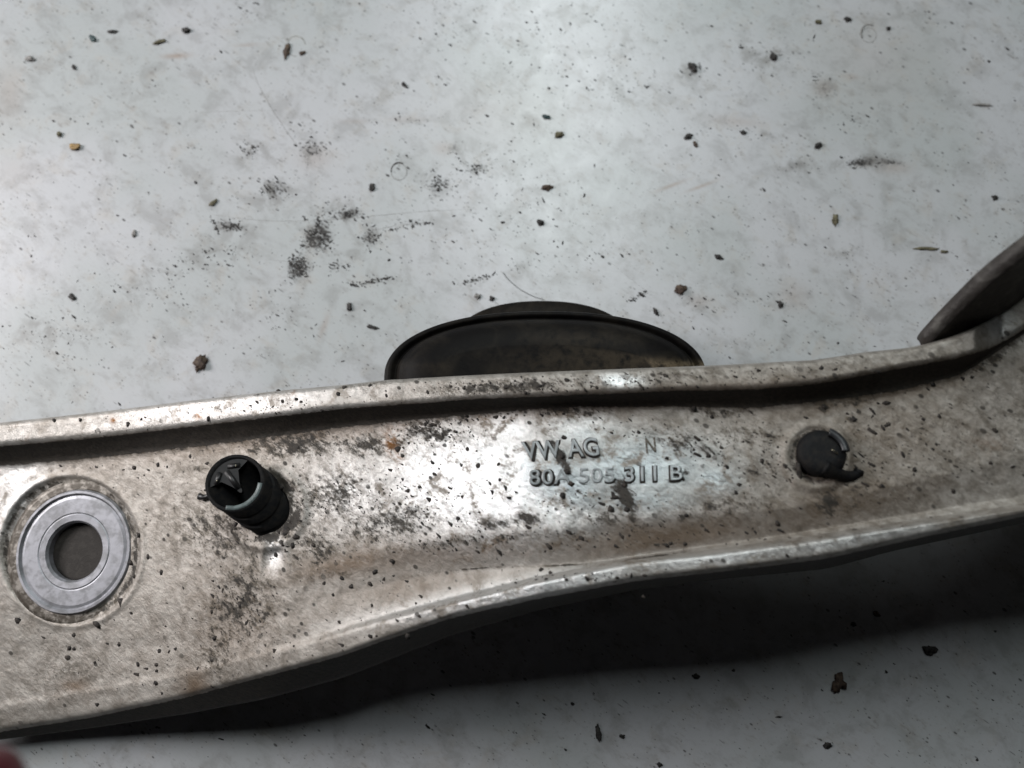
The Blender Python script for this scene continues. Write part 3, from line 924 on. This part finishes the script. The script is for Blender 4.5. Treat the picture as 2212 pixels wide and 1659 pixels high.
# ---- left clip: hollow barrel leaning to the upper left
def build_barrel():
    base = PV(579, 1097, ZT(580, 1102) - 1.0)
    top = PV(506, 1042, ZT(507, 1039) + 11.0)
    d = (top - base); L = d.length
    s = mmpx(ZW(540) + 10)
    r = 61 * s
    ax_ = d.normalized()
    n = (ax_ * 0.42 + (Vector(CAM) - top).normalized()).normalized()
    prof = [(r * .96, -0.006), (r * .96, .002), (r * 1.0, .0024), (r * 1.0, .0044), (r * .93, .0047), (r * .93, .0062), (r * 1.0, .0066), (r * 1.0, .0088), (r * .94, .0091),
            (r * .94, L - .0040), (r * .99, L - .0036), (r * 1.02, L - .0005), (r * .99, L), (r * .90, L), (r * .88, L - .0006), (r * .86, L - .009), (r * .86, -0.006)]
    me = lathe("clip_barrel", base, n, prof, 96, slide=ax_)
    clip = link("plastic_barrel_clip", me, M_MATTE, parent=arm, label="hollow black plastic barrel clip leaning out of its hole")
    shade_auto(clip, 30)
    x, y, z = frame_from(n)
    # direction in the ring plane that points to the upper left / lower right of the picture
    dl = Vector((-0.62, 0.78, 0)); dl = (dl - n * dl.dot(n)).normalized()
    dr = n.cross(dl)
    topc = base + ax_ * L
    # cap plate covering the far half, with a tongue
    bm = bmesh.new()
    pts = []
    for i in range(25):
        a = R(-64 + 128 * i / 24)
        pts.append(dl * (math.cos(a) * r * .90) + dr * (math.sin(a) * r * .90))
    pts += [dl * (r * .30) + dr * (r * .34), dl * (-r * .10) + dr * (r * .13), dl * (-r * .40) + dr * (r * .05), dl * (-r * .44), dl * (-r * .40) - dr * (r * .05), dl * (-r * .10) - dr * (r * .13), dl * (r * .30) - dr * (r * .34)]
    up = [bm.verts.new(topc + p - n * .0004) for p in pts]
    lo = [bm.verts.new(topc + p - n * .0026) for p in pts]
    bm.faces.new(up); bm.faces.new(lo[::-1])
    for i in range(len(pts)):
        j = (i + 1) % len(pts); bm.faces.new([up[i], lo[i], lo[j], up[j]])
    link("cap_plate", bm_mesh("cap_plate", bm, False), M_PLAS, parent=clip)
    # raised lips beside two sockets, with a bright pin in each
    for sg, rot in ((1, 38), (-1, -30)):
        dd = dl * math.cos(R(rot)) + dr * math.sin(R(rot))
        tt = n.cross(dd)
        c = topc + dd * (r * .60) - n * .0008
        bm = bmesh.new()
        bmesh.ops.create_cube(bm, size=1)
        M = Matrix((tt, dd, n)).transposed().to_4x4()
        M = Matrix.Translation(c) @ M @ Matrix.Diagonal((r * .46, r * .20, .0012, 1))
        bmesh.ops.transform(bm, matrix=M, verts=bm.verts)
        bmesh.ops.bevel(bm, geom=bm.edges[:], offset=.0002, segments=2, affect='EDGES')
        link("socket_block", bm_mesh("socket_block", bm), M_PLAS, parent=clip)
        bm = bmesh.new()
        bmesh.ops.create_uvsphere(bm, u_segments=12, v_segments=8, radius=.00026, matrix=Matrix.Translation(c + n * .0006 + tt * .0008 * sg))
        link("contact_pin", bm_mesh("contact_pin", bm), mat_pin, parent=clip)
    # cross rib down the middle
    bm = bmesh.new()
    bmesh.ops.create_cube(bm, size=1)
    M = Matrix((dr, dl, n)).transposed().to_4x4()
    bmesh.ops.transform(bm, matrix=Matrix.Translation(topc + dl * (r * .12) - n * .0007) @ M @ Matrix.Diagonal((r * .20, r * .80, .0012, 1)), verts=bm.verts)
    bmesh.ops.bevel(bm, geom=bm.edges[:], offset=.0002, segments=2, affect='EDGES')
    link("middle_rib", bm_mesh("middle_rib", bm), M_PLAS, parent=clip)
    # lit rim edge painted as a grey-green crescent, lower right of the mouth
    xx, yy, _ = frame_from(n)
    ang = math.atan2((-dl).dot(yy), (-dl).dot(xx))
    me = lathe("lit_crescent", base, n, [(r * .86, L - .0036), (r * .97, L + .0001), (r * .84, L + .0003), (r * .60, L - .0036)], 30, ang - R(50), ang + R(50), slide=ax_)
    link("lit_crescent", me, M_PLIN, parent=clip)
    # dark floor of the barrel
    me = lathe("barrel_floor", base, n, [(0.0, -.004), (r * .865, -.004), (r * .865, -.001), (0.0, -.001)], 48, slide=ax_)
    link("barrel_floor", me, M_PLAS, parent=clip)
    # small leg at the left and a lump at the right
    me = tube("locking_leg", [PV(476, 1078, ZT(440, 1070) + 5), PV(455, 1070, ZT(440, 1070) + 1.6), PV(441, 1075, ZT(440, 1070) + 1.0), PV(430, 1072, ZT(440, 1070) + .8)], .0011, 8, [1, .9, .8, 1.1])
    link("locking_leg", me, M_PLAS, parent=clip)


mat_pin = mat_simple("dull_brass_pin", (0.42, 0.38, 0.28), 0.3, 0.9, None, 1, 0)
build_barrel()


# ---- right clip: domed head with a tail that hooks off to the right
def build_button():
    zb = float(ZT(1766, 985))
    s = mmpx(zb + 5)
    r = 53 * s
    n = (web_normal(1766, 983) + Vector((0.05, 0.12, 0))).normalized()
    c = PV(1768, 986, zb - 1.0)
    H = .0048
    prof = [(0.0, H - .0003), (r * .5, H - .0003), (r * .86, H - .0004), (r * .95, H - .0012), (r * .985, H - .0024), (r * .93, .001), (r * .88, -.004), (0.0, -.004)]
    me = lathe("clip_head", c, n, prof, 80, wob=.002)
    clip = link("plastic_button_clip", me, M_MATTE, parent=arm, label="round black plastic clip with a hooked tail")
    # lifted lip at the upper right with a slit under it
    x, y, z = frame_from(n)
    d = Vector((0.80, 0.60, 0)); d = (d - n * d.dot(n)).normalized()
    a = math.atan2(d.dot(y), d.dot(x))
    me = lathe("lifted_lip", c, n, [(r * .72, H - .0001), (r * .98, H - .0010), (r * 1.06, H - .0008), (r * 1.05, H + .0001), (r * .96, H + .0006), (r * .72, H + .0006)], 30, a - R(38), a + R(30))
    link("lifted_lip", me, mat_lip, parent=clip)
    # slit glint, painted as a thin bright thread
    me = tube("slit_glint", [PV(1769 + 27, 1009 - 44 + 6, zb + 4.3), PV(1769 + 33, 1009 - 44 + 9, zb + 4.3), PV(1769 + 41, 1009 - 44 + 15, zb + 4.1)], .00018, 6)
    link("slit_glint", me, mat_pin, parent=clip)
    # tail
    tp = [(1778, 1008, 3.6), (1795, 1018, 3.2), (1812, 1025, 2.4), (1828, 1029, 1.8), (1843, 1028, 1.6), (1853, 1023, 1.5), (1856, 1015, 1.6)]
    pts = [PV(a_, b_, zb + h_) for a_, b_, h_ in tp]
    # smooth
    fine = []
    for i in range(len(pts) - 1):
        for q in range(5): fine.append(pts[i].lerp(pts[i + 1], q / 5))
    fine.append(pts[-1])
    for _ in range(3): fine = [fine[0]] + [(fine[i - 1] + fine[i] * 2 + fine[i + 1]) / 4 for i in range(1, len(fine) - 1)] + [fine[-1]]
    m = len(fine)
    me = tube("hooked_tail", fine, .0016, 12, [1.35 - .75 * (i / m) + (.25 if i > m - 6 else 0) for i in range(m)])
    link("hooked_tail", me, M_MATTE, parent=clip)
    # leg running down at the lower left
    me = tube("side_leg", [PV(1724, 1000, zb + 1.2), PV(1726, 1018, zb + .3), PV(1728, 1034, zb - .1), PV(1730, 1050, zb - .4)], .0008, 8, [.8, 1, .9, .5])
    link("side_leg", me, M_CRUD_SHADE, parent=clip)


mat_lip = mat_simple("grey_black_plastic", (0.03, 0.032, 0.036), 0.4, 0, (0.02, 0.02, 0.022), 0.6, 0.2, 0.0001)
build_button()


# ---- raised lettering
def build_text(body_txt, x0, y0, x1, y1, cap_px, depth, mat, name, grow=0.0, lift=0.0, shear=0.0, bev=0.00022):
    cu = bpy.data.curves.new(name, 'FONT')
    cu.body = body_txt
    cu.size = 1.0
    cu.resolution_u = 4
    cu.space_character = 1.04
    cu.offset = -0.010 + grow
    cu.extrude = 0.03
    cu.bevel_depth = 0.028
    cu.bevel_resolution = 2
    o = bpy.data.objects.new(name, cu)
    col.objects.link(o)
    dg = bpy.context.evaluated_depsgraph_get()
    dg.update()
    me = bpy.data.meshes.new_from_object(o.evaluated_get(dg))
    bpy.data.objects.remove(o); bpy.data.curves.remove(cu)
    n = len(me.vertices)
    co = np.zeros(n * 3, np.float32); me.vertices.foreach_get('co', co); co = co.reshape(-1, 3).astype(float)
    wd = co[:, 0].max(); x_lo = co[:, 0].min()
    cap = 0.70
    tx = (co[:, 0] - x_lo) / (wd - x_lo)
    ty = co[:, 1] / cap
    zz = (co[:, 2] - co[:, 2].min()) / (co[:, 2].max() - co[:, 2].min())
    L = math.hypot(x1 - x0, y1 - y0)
    ux, uy = (x1 - x0) / L, (y1 - y0) / L
    px = x0 + ux * L * tx + (uy * cap_px + shear) * ty
    py = y0 + uy * L * tx - ux * cap_px * ty
    zs = np.array([surf(a, b) for a, b in zip(px, py)])
    # smooth height along the baseline
    A = np.stack([px, py, np.ones(n)], 1)
    k, *_ = np.linalg.lstsq(A, zs, rcond=None)
    zs = A @ k
    out = P(px, py, zs - 0.0002 + zz * depth + lift)
    me.vertices.foreach_set('co', out.astype(np.float32).ravel())
    me.update()
    me.materials.clear()
    return me


def add_text(*a, **kw):
    me = build_text(*a, M_CRUD_SHADE, "letter_shade", grow=0.020, lift=-0.00008, **{k: v for k, v in kw.items()})
    g = me
    return g


for (txt, x0, y0, x1, y1, cap, dep, sh) in [("VW AG", 1132, 993, 1296, 983, 38, .00075, -5), ("80A 505 311 B", 1143, 1047, 1475, 1036, 32, .0008, 0)]:
    me = build_text(txt, x0, y0, x1, y1, cap, dep, M_LET, "raised_lettering", shear=sh)
    lt = link("raised_lettering", me, M_LET, parent=arm, label="raised cast letters reading " + txt)
    me = build_text(txt, x0 + 1.2, y0 + 1.6, x1 + 1.2, y1 + 1.6, cap, dep * .50, M_CRUD_SHADE, "letter_shade", grow=0.046, shear=sh)  # larger offset dark copy paints the shaded sides of the letters
    link("letter_shade", me, M_CRUD_SHADE, parent=lt)
me = build_text("N", 1396, 978, 1418, 976, 32, .0004, M_LET, "worn_letter", shear=0)
link("worn_letter", me, M_COLLAR, parent=arm, label="worn raised letter half lost in dirt")


# ------------------------------------------------------------------ grit: tiny lumps
def lump_field(name, centres, sizes, normals_up, mat, parent, asp):
    """many small irregular flattened lumps in one mesh"""
    base = bmesh.new(); bmesh.ops.create_icosphere(base, subdivisions=1, radius=1.0)
    bv = np.array([v.co[:] for v in base.verts]); bf = np.array([[v.index for v in f.verts] for f in base.faces]); base.free()
    nb = len(bv)
    V, F = [], []
    for i, (c, s) in enumerate(zip(centres, sizes)):
        q = bv * (1 + rng.uniform(-.5, .45, (nb, 1)))
        e = asp[i]
        q = q * np.array([s * e, s / math.sqrt(e), s * 0.2])
        a = -DIAG + rng.normal(0, .22) if rng.random() < .85 else rng.uniform(0, math.pi)
        ca, sa = math.cos(a), math.sin(a)
        q = np.stack([q[:, 0] * ca - q[:, 1] * sa, q[:, 0] * sa + q[:, 1] * ca, q[:, 2]], 1)
        V.append(q + c); F.append(bf + i * nb)
    me = np_mesh(name, np.concatenate(V), np.concatenate(F))
    return link(name, me, mat, parent=parent, kind='stuff')


def arm_grit():
    C, S = [], []
    spots = [(930, 930, 110, 40, 90), (600, 1120, 120, 110, 120), (1200, 830, 320, 24, 120), (520, 1300, 110, 100, 90), (300, 1000, 260, 90, 60), (480, 880, 420, 26, 70),
             (900, 1080, 200, 90, 110), (1450, 960, 200, 50, 80), (1700, 1000, 250, 90, 110), (2000, 950, 200, 120, 60), (700, 1420, 160, 50, 25), (300, 1400, 260, 120, 60),
             (1000, 1170, 300, 40, 70), (1400, 1150, 300, 40, 60), (1300, 1250, 500, 20, 60), (850, 1330, 140, 60, 25), (1700, 800, 350, 30, 60), (1250, 1080, 160, 40, 50), (1100, 900, 300, 18, 30)]
    for (cx, cy, rx, ry, n) in spots:
        for _ in range(int(n * 1.5)):
            x = cx + rng.normal(0, .5) * rx; y = cy + rng.normal(0, .5) * ry
            if not (-20 < x < 2230): continue
            if y < T0(x) + 5 or y > L1(x) - 5: continue
            if T1(x) < y < T2(x) + 6: continue
            if np.hypot(x - 161, y - 1190) < 160 or np.hypot(x - 572, y - 1098) < 60 or np.hypot(x - 1766, y - 985) < 54: continue
            if 1130 < x < 1480 and 945 < y < 1060: continue
            C.append(P(x, y, surf(x, y) + 0.00005)); S.append(min(.0008, .00015 * (1 + rng.pareto(2.3))))
    asp = rng.uniform(1.0, 2.4, len(C))
    lump_field("grime_lumps", C, S, None, M_CRUD_SHADE, arm, asp)
    # bigger single lumps seen clearly
    C, S = [], []
    for (x, y, s) in [(117, 909, 9), (174, 906, 9), (305, 905, 7), (450, 905, 10), (602, 845, 9), (612, 866, 9), (640, 862, 8), (730, 852, 10), (745, 838, 11), (800, 833, 8), (835, 855, 7),
                      (925, 848, 8), (1135, 848, 8), (935, 1000, 11), (996, 1005, 10), (1033, 1006, 16), (940, 1025, 9), (1078, 1003, 10), (1080, 1036, 8), (990, 1120, 9), (1220, 945, 12),
                      (1500, 883, 18), (1538, 900, 9), (1780, 880, 11), (1845, 906, 14), (1830, 893, 8), (1775, 795, 13), (1806, 797, 9), (1640, 800, 8), (2013, 830, 12), (2080, 818, 9), (2100, 815, 8),
                      (342, 1004, 10), (448, 1001, 9), (290, 1010, 10), (300, 1155, 11), (320, 1203, 11), (282, 1216, 12), (290, 1245, 8), (262, 1302, 15), (210, 1348, 15), (160, 1372, 14), (38, 1340, 13),
                      (28, 1233, 9), (350, 1236, 10), (258, 1392, 9), (148, 1420, 12), (150, 1400, 9), (160, 1402, 8), (298, 1435, 9), (340, 1436, 10), (338, 1450, 7), (210, 1522, 9), (380, 1402, 9), (428, 1443, 8),
                      (464, 1378, 11), (593, 1406, 10), (350, 1498, 8), (600, 1085, 20), (609, 1052, 18), (620, 1150, 18), (612, 1172, 14), (640, 1160, 12), (632, 1178, 12), (596, 1200, 10),
                      (678, 1178, 9), (700, 1260, 10), (740, 1250, 9), (760, 1268, 11), (800, 1262, 9), (720, 1285, 8), (830, 1250, 8), (848, 1213, 11), (1180, 1253, 9), (1170, 1232, 10), (1190, 1238, 9),
                      (1680, 1130, 14), (1440, 1178, 12), (1480, 1175, 8), (1475, 1035, 10), (1380, 935, 9), (1390, 1290, 8), (860, 970, 14), (870, 985, 9), (1100, 1075, 10), (1215, 1070, 14), (1010, 970, 8),
                      (1995, 905, 9), (2060, 1060, 10), (2150, 930, 11), (1975, 1015, 12), (2140, 1000, 8), (1905, 1050, 8), (1530, 985, 10), (1590, 1065, 9), (1440, 990, 8), (1010, 1310, 9), (880, 1375, 13), (800, 1375, 9),
                      (1270, 1250, 10), (1700, 1200, 9), (560, 1135, 12), (1320, 1100, 14), (1350, 1050, 14), (1330, 1075, 16), (1225, 1020, 13), (1215, 985, 13), (1235, 1045, 12), (870, 1035, 8), (905, 1052, 8)]:
        h = surf(x, y)
        C.append(P(x, y, h + 0.0001)); S.append(s * mmpx(h / MM) * .5)
    lump_field("grime_flakes", C, S, None, M_CRUD_SHADE, arm, rng.uniform(1.0, 1.35, len(C)))


arm_grit()


def table_grit():
    C, S = [], []
    for (a, b, rx, ry, ro, s) in SMUDGES:
        c_, s_ = math.cos(R(ro)), math.sin(R(ro))
        for _ in range(int(rx * ry / 26 * s) + 3):
            u, v = rng.normal(0, .62, 2) * (rx, ry)
            x = a + u * c_ - v * s_; y = b + u * s_ + v * c_
            C.append(P(x, y, 0.00002)); S.append(min(.0006, .00015 * (1 + rng.pareto(2.8))))
    for _ in range(1500):
        x, y = rng.uniform(-20, 2232), rng.uniform(-20, 1680)
        if rng.random() < .35 and y > 900: continue
        C.append(P(x, y, 0.00002)); S.append(min(.0006, .00013 * (1 + rng.pareto(2.5))))
    for (a, b, rx, ry, n) in [(688, 512, 26, 28, 75), (690, 478, 16, 8, 14), (645, 580, 14, 22, 40), (640, 560, 20, 8, 16), (500, 490, 28, 9, 34), (950, 400, 24, 24, 34), (595, 408, 28, 16, 22),
                              (1030, 365, 28, 12, 18), (755, 462, 28, 10, 24), (800, 515, 18, 18, 24), (672, 318, 26, 22, 26), (1860, 352, 30, 7, 14), (1500, 150, 12, 14, 10), (540, 325, 16, 14, 12), (735, 575, 24, 8, 14)]:
        for _ in range(n):
            x = a + rng.normal(0, .55) * rx; y = b + rng.normal(0, .55) * ry
            C.append(P(x, y, 0.00002)); S.append(rng.uniform(.00015, .0005))
    # dotted smears
    for (x0, y0, x1, y1, n) in [(1000, 610, 1078, 590, 26), (748, 618, 860, 597, 40), (1350, 655, 1395, 630, 24), (820, 505, 940, 478, 30), (460, 470, 470, 505, 16), (640, 560, 655, 600, 20)]:
        for _ in range(n):
            t = rng.random(); x = x0 + (x1 - x0) * t + rng.normal(0, 2.5); y = y0 + (y1 - y0) * t + rng.normal(0, 2.5)
            C.append(P(x, y, 0.00002)); S.append(rng.uniform(.00018, .0005))
    k = len(C)
    o = lump_field("fine_grit", C, S, None, M_BLACK, None, rng.uniform(1.0, 2.4, k))
    o['label'] = "fine black grit scattered over the white sheet"
    o['category'] = "grit"


table_grit()

# ------------------------------------------------------------------ single crumbs lying on the sheet
CR_LIST = [  # px, py, length, width, angle, material, label
    (202, 85, 17, 12, 50, M_TEAL, "dark teal crumb near the top left corner of the sheet"),
    (244, 69, 19, 9, -5, M_BLACK, "flat grey black crumb beside the teal crumb at top left"),
    (404, 67, 17, 13, 0, M_BLACK, "round black crumb at top left, right of the olive sliver"),
    (345, 91, 29, 9, -22, M_OLIVE, "olive sliver with a dark end at top left"),
    (620, 110, 13, 32, 10, M_BROWN, "dark brown wedge shaped flake above the long slanting scratch"),
    (653, 115, 14, 9, -20, M_BROWN, "small brown flake just right of the brown wedge flake"),
    (66, 128, 21, 12, 5, M_GREY, "grey crumb nearest the top left corner"),
    (163, 319, 24, 14, 5, M_YEL, "largest yellow brown crumb at the left of the sheet"),
    (130, 291, 12, 12, 0, M_OLIVE, "small olive crumb just above the yellow brown crumb"),
    (160, 146, 14, 8, 60, M_BLACK, "small pointed dark crumb below the teal crumb"),
    (874, 184, 18, 8, 50, M_BLACK, "black slanted crumb at upper middle of the sheet"),
    (462, 438, 21, 9, -35, M_OLIVE, "grey olive rod shaped crumb above the long curved scratch"),
    (804, 405, 11, 17, 10, M_BLACK, "dark drop shaped crumb left below the ring mark"),
    (290, 505, 9, 16, 0, M_GREY, "upright grey crumb left of the long curved scratch"),
    (156, 641, 15, 11, 30, M_BLACK, "lone black crumb at far left above the arm"),
    (435, 785, 22, 34, 25, M_BROWN, "big brown crumb just above the left part of the arm"),
    (755, 663, 11, 18, 0, M_BLACK, "upright black block crumb left of the rubber bushing"),
    (804, 707, 24, 7, 12, M_BLACK, "flat black flake closest to the left side of the bushing"),
    (1032, 641, 13, 11, 0, M_GREY, "round dark crumb just above the bushing, the left one of two"),
    (1063, 645, 11, 9, 20, M_BLACK, "round dark crumb just above the bushing, the right one of two"),
    (1180, 406, 24, 12, -5, M_BROWN, "dark brown oval crumb in the bright glare"),
    (1167, 481, 15, 13, 20, M_BLACK, "black crumb below the brown oval crumb in the glare"),
    (1181, 253, 19, 9, 10, M_TEAL, "flat teal flake above the olive flake in the glare"),
    (1208, 292, 20, 13, -25, M_OLIVE, "olive brown flake in the upper glare"),
    (1468, 626, 26, 17, -35, M_BROWN, "dark reddish brown block above the right of the bushing"),
    (1417, 674, 9, 17, -25, M_BLACK, "thin black chip next to the right shoulder of the bushing"),
    (1552, 556, 18, 9, 30, M_BLACK, "dark pointed chip up and right of the brown block"),
    (1767, 315, 16, 14, -20, M_BLACK, "round black crumb at the right middle of the sheet"),
    (1606, 287, 14, 9, 30, M_BLACK, "black crumb left of the round black crumb at right"),
    (1487, 295, 18, 11, -20, M_BLACK, "jagged black crumb with a brown speck below it"),
    (1502, 312, 8, 14, -20, M_BROWN, "brown speck under the jagged black crumb"),
    (1497, 147, 24, 16, 50, M_BLACK, "jagged dark flake at upper middle right of the sheet"),
    (1831, 42, 15, 10, 0, M_BLACK, "black crumb at the top right above the broken ring mark"),
    (1767, 48, 17, 9, 5, M_OLIVE, "olive crumb at the top right, left of the black one"),
    (1919, 62, 9, 9, 0, M_BLACK, "tiny black crumb right of the broken ring mark"),
    (1671, 124, 15, 15, 20, M_BLACK, "black flake with a notch at upper right"),
    (1804, 475, 12, 24, 0, M_OLIVE, "tall olive black crumb at the right of the sheet"),
    (2000, 538, 46, 7, 2, M_OLIVE, "long dark olive sliver at right above the side lug"),
    (2040, 544, 16, 6, 5, M_OLIVE, "short olive bit at the end of the long sliver"),
    (2121, 227, 38, 7, 4, M_GREY, "long grey sliver near the right edge of the sheet"),
    (2150, 427, 12, 12, 30, M_BLACK, "three cornered dark crumb near the right edge"),
    (1685, 657, 10, 13, -10, M_BLACK, "small black crumb above the right part of the arm"),
    (1812, 1474, 24, 32, 0, M_BROWN, "big dark brown crumb in the shade below the arm"),
    (2006, 1404, 27, 16, 10, M_BLACK, "black crumb at lower right, right of the big brown crumb"),
    (1293, 1584, 9, 32, -8, M_BLACK, "upright black splinter at the bottom middle"),
    (1503, 1461, 14, 9, 15, M_BLACK, "small dark crumb in the shade at bottom middle"),
    (1843, 1349, 11, 9, 0, M_BLACK, "small black crumb in the shade close below the arm, left one of two"),
    (1892, 1326, 13, 10, 30, M_BROWN, "small brown crumb in the shade close below the arm, right one of two"),
    (1786, 1610, 16, 11, 0, M_BLACK, "dark crumb below the big brown crumb at bottom right"),
    (1344, 1590, 11, 7, 20, M_BLACK, "tiny dark crumb just right of the black splinter"),
    (1424, 1651, 11, 7, 20, M_BLACK, "tiny dark crumb at the very bottom middle"),
]


def crumb_mesh(L, W, H, seed, jag=.42):
    bm = bmesh.new()
    bmesh.ops.create_icosphere(bm, subdivisions=3, radius=1.0)
    o = Vector((seed * 3.7, seed * 1.3, seed * 7.1))
    for v in bm.verts:
        d = v.co.normalized()
        k = 1 + jag * 1.7 * mnoise.noise(d * 1.3 + o) + jag * mnoise.noise(d * 3.1 + o) + jag * .5 * mnoise.noise(d * 7 + o)
        v.co = d * k
        v.co.x *= L; v.co.y *= W
        v.co.z *= H * (0.55 if v.co.z < 0 else 1)
    zmin = min(v.co.z for v in bm.verts)
    for v in bm.verts: v.co.z -= zmin * .8
    return bm_mesh("crumb", bm, True)


S0 = mmpx(0)
for i, (x, y, l, wd, ang, m, lab) in enumerate(CR_LIST):
    L, W = l * S0 * .5, wd * S0 * .5
    me = crumb_mesh(L, W, min(L, W) * .55, i + 1)
    o = link("crumb", me, m, label=lab, cat="crumb")
    o.location = PV(x, y, 0)
    o.rotation_euler = (0, 0, R(-ang))

# hair fibre above the bushing
n = 30
o = link("hair_fibre", tube("hair_fibre", px_line([(1086, 588), (1096, 602), (1118, 622), (1150, 640), (1176, 648)], .12, n, .1), .00009, 6), M_BLACK,
         label="thin curled dark hair on the sheet above the bushing", cat="hair")

# dark red handle end poking into the lower left corner, nearer to the lens
def red_thing():
    pts = [PV(-60, 1850, 175), PV(-55, 1790, 175), PV(-50, 1740, 175), PV(-50, 1700, 175), PV(-52, 1660, 175), PV(-58, 1625, 175)]
    fine = []
    for i in range(len(pts) - 1):
        for q in range(6): fine.append(pts[i].lerp(pts[i + 1], q / 6))
    fine.append(pts[-1])
    for _ in range(4): fine = [fine[0]] + [(fine[i - 1] + fine[i] * 2 + fine[i + 1]) / 4 for i in range(1, len(fine) - 1)] + [fine[-1]]
    m = len(fine)
    tp = [1.0 * math.sqrt(max(0.02, 1 - (max(0, i - m * .55) / (m * .45)) ** 2)) for i in range(m)]
    link("red_handle", tube("red_handle", fine, .0062, 24, tp), M_RED, label="dark red rounded tip blurred in the bottom left corner", cat="handle")


red_thing()
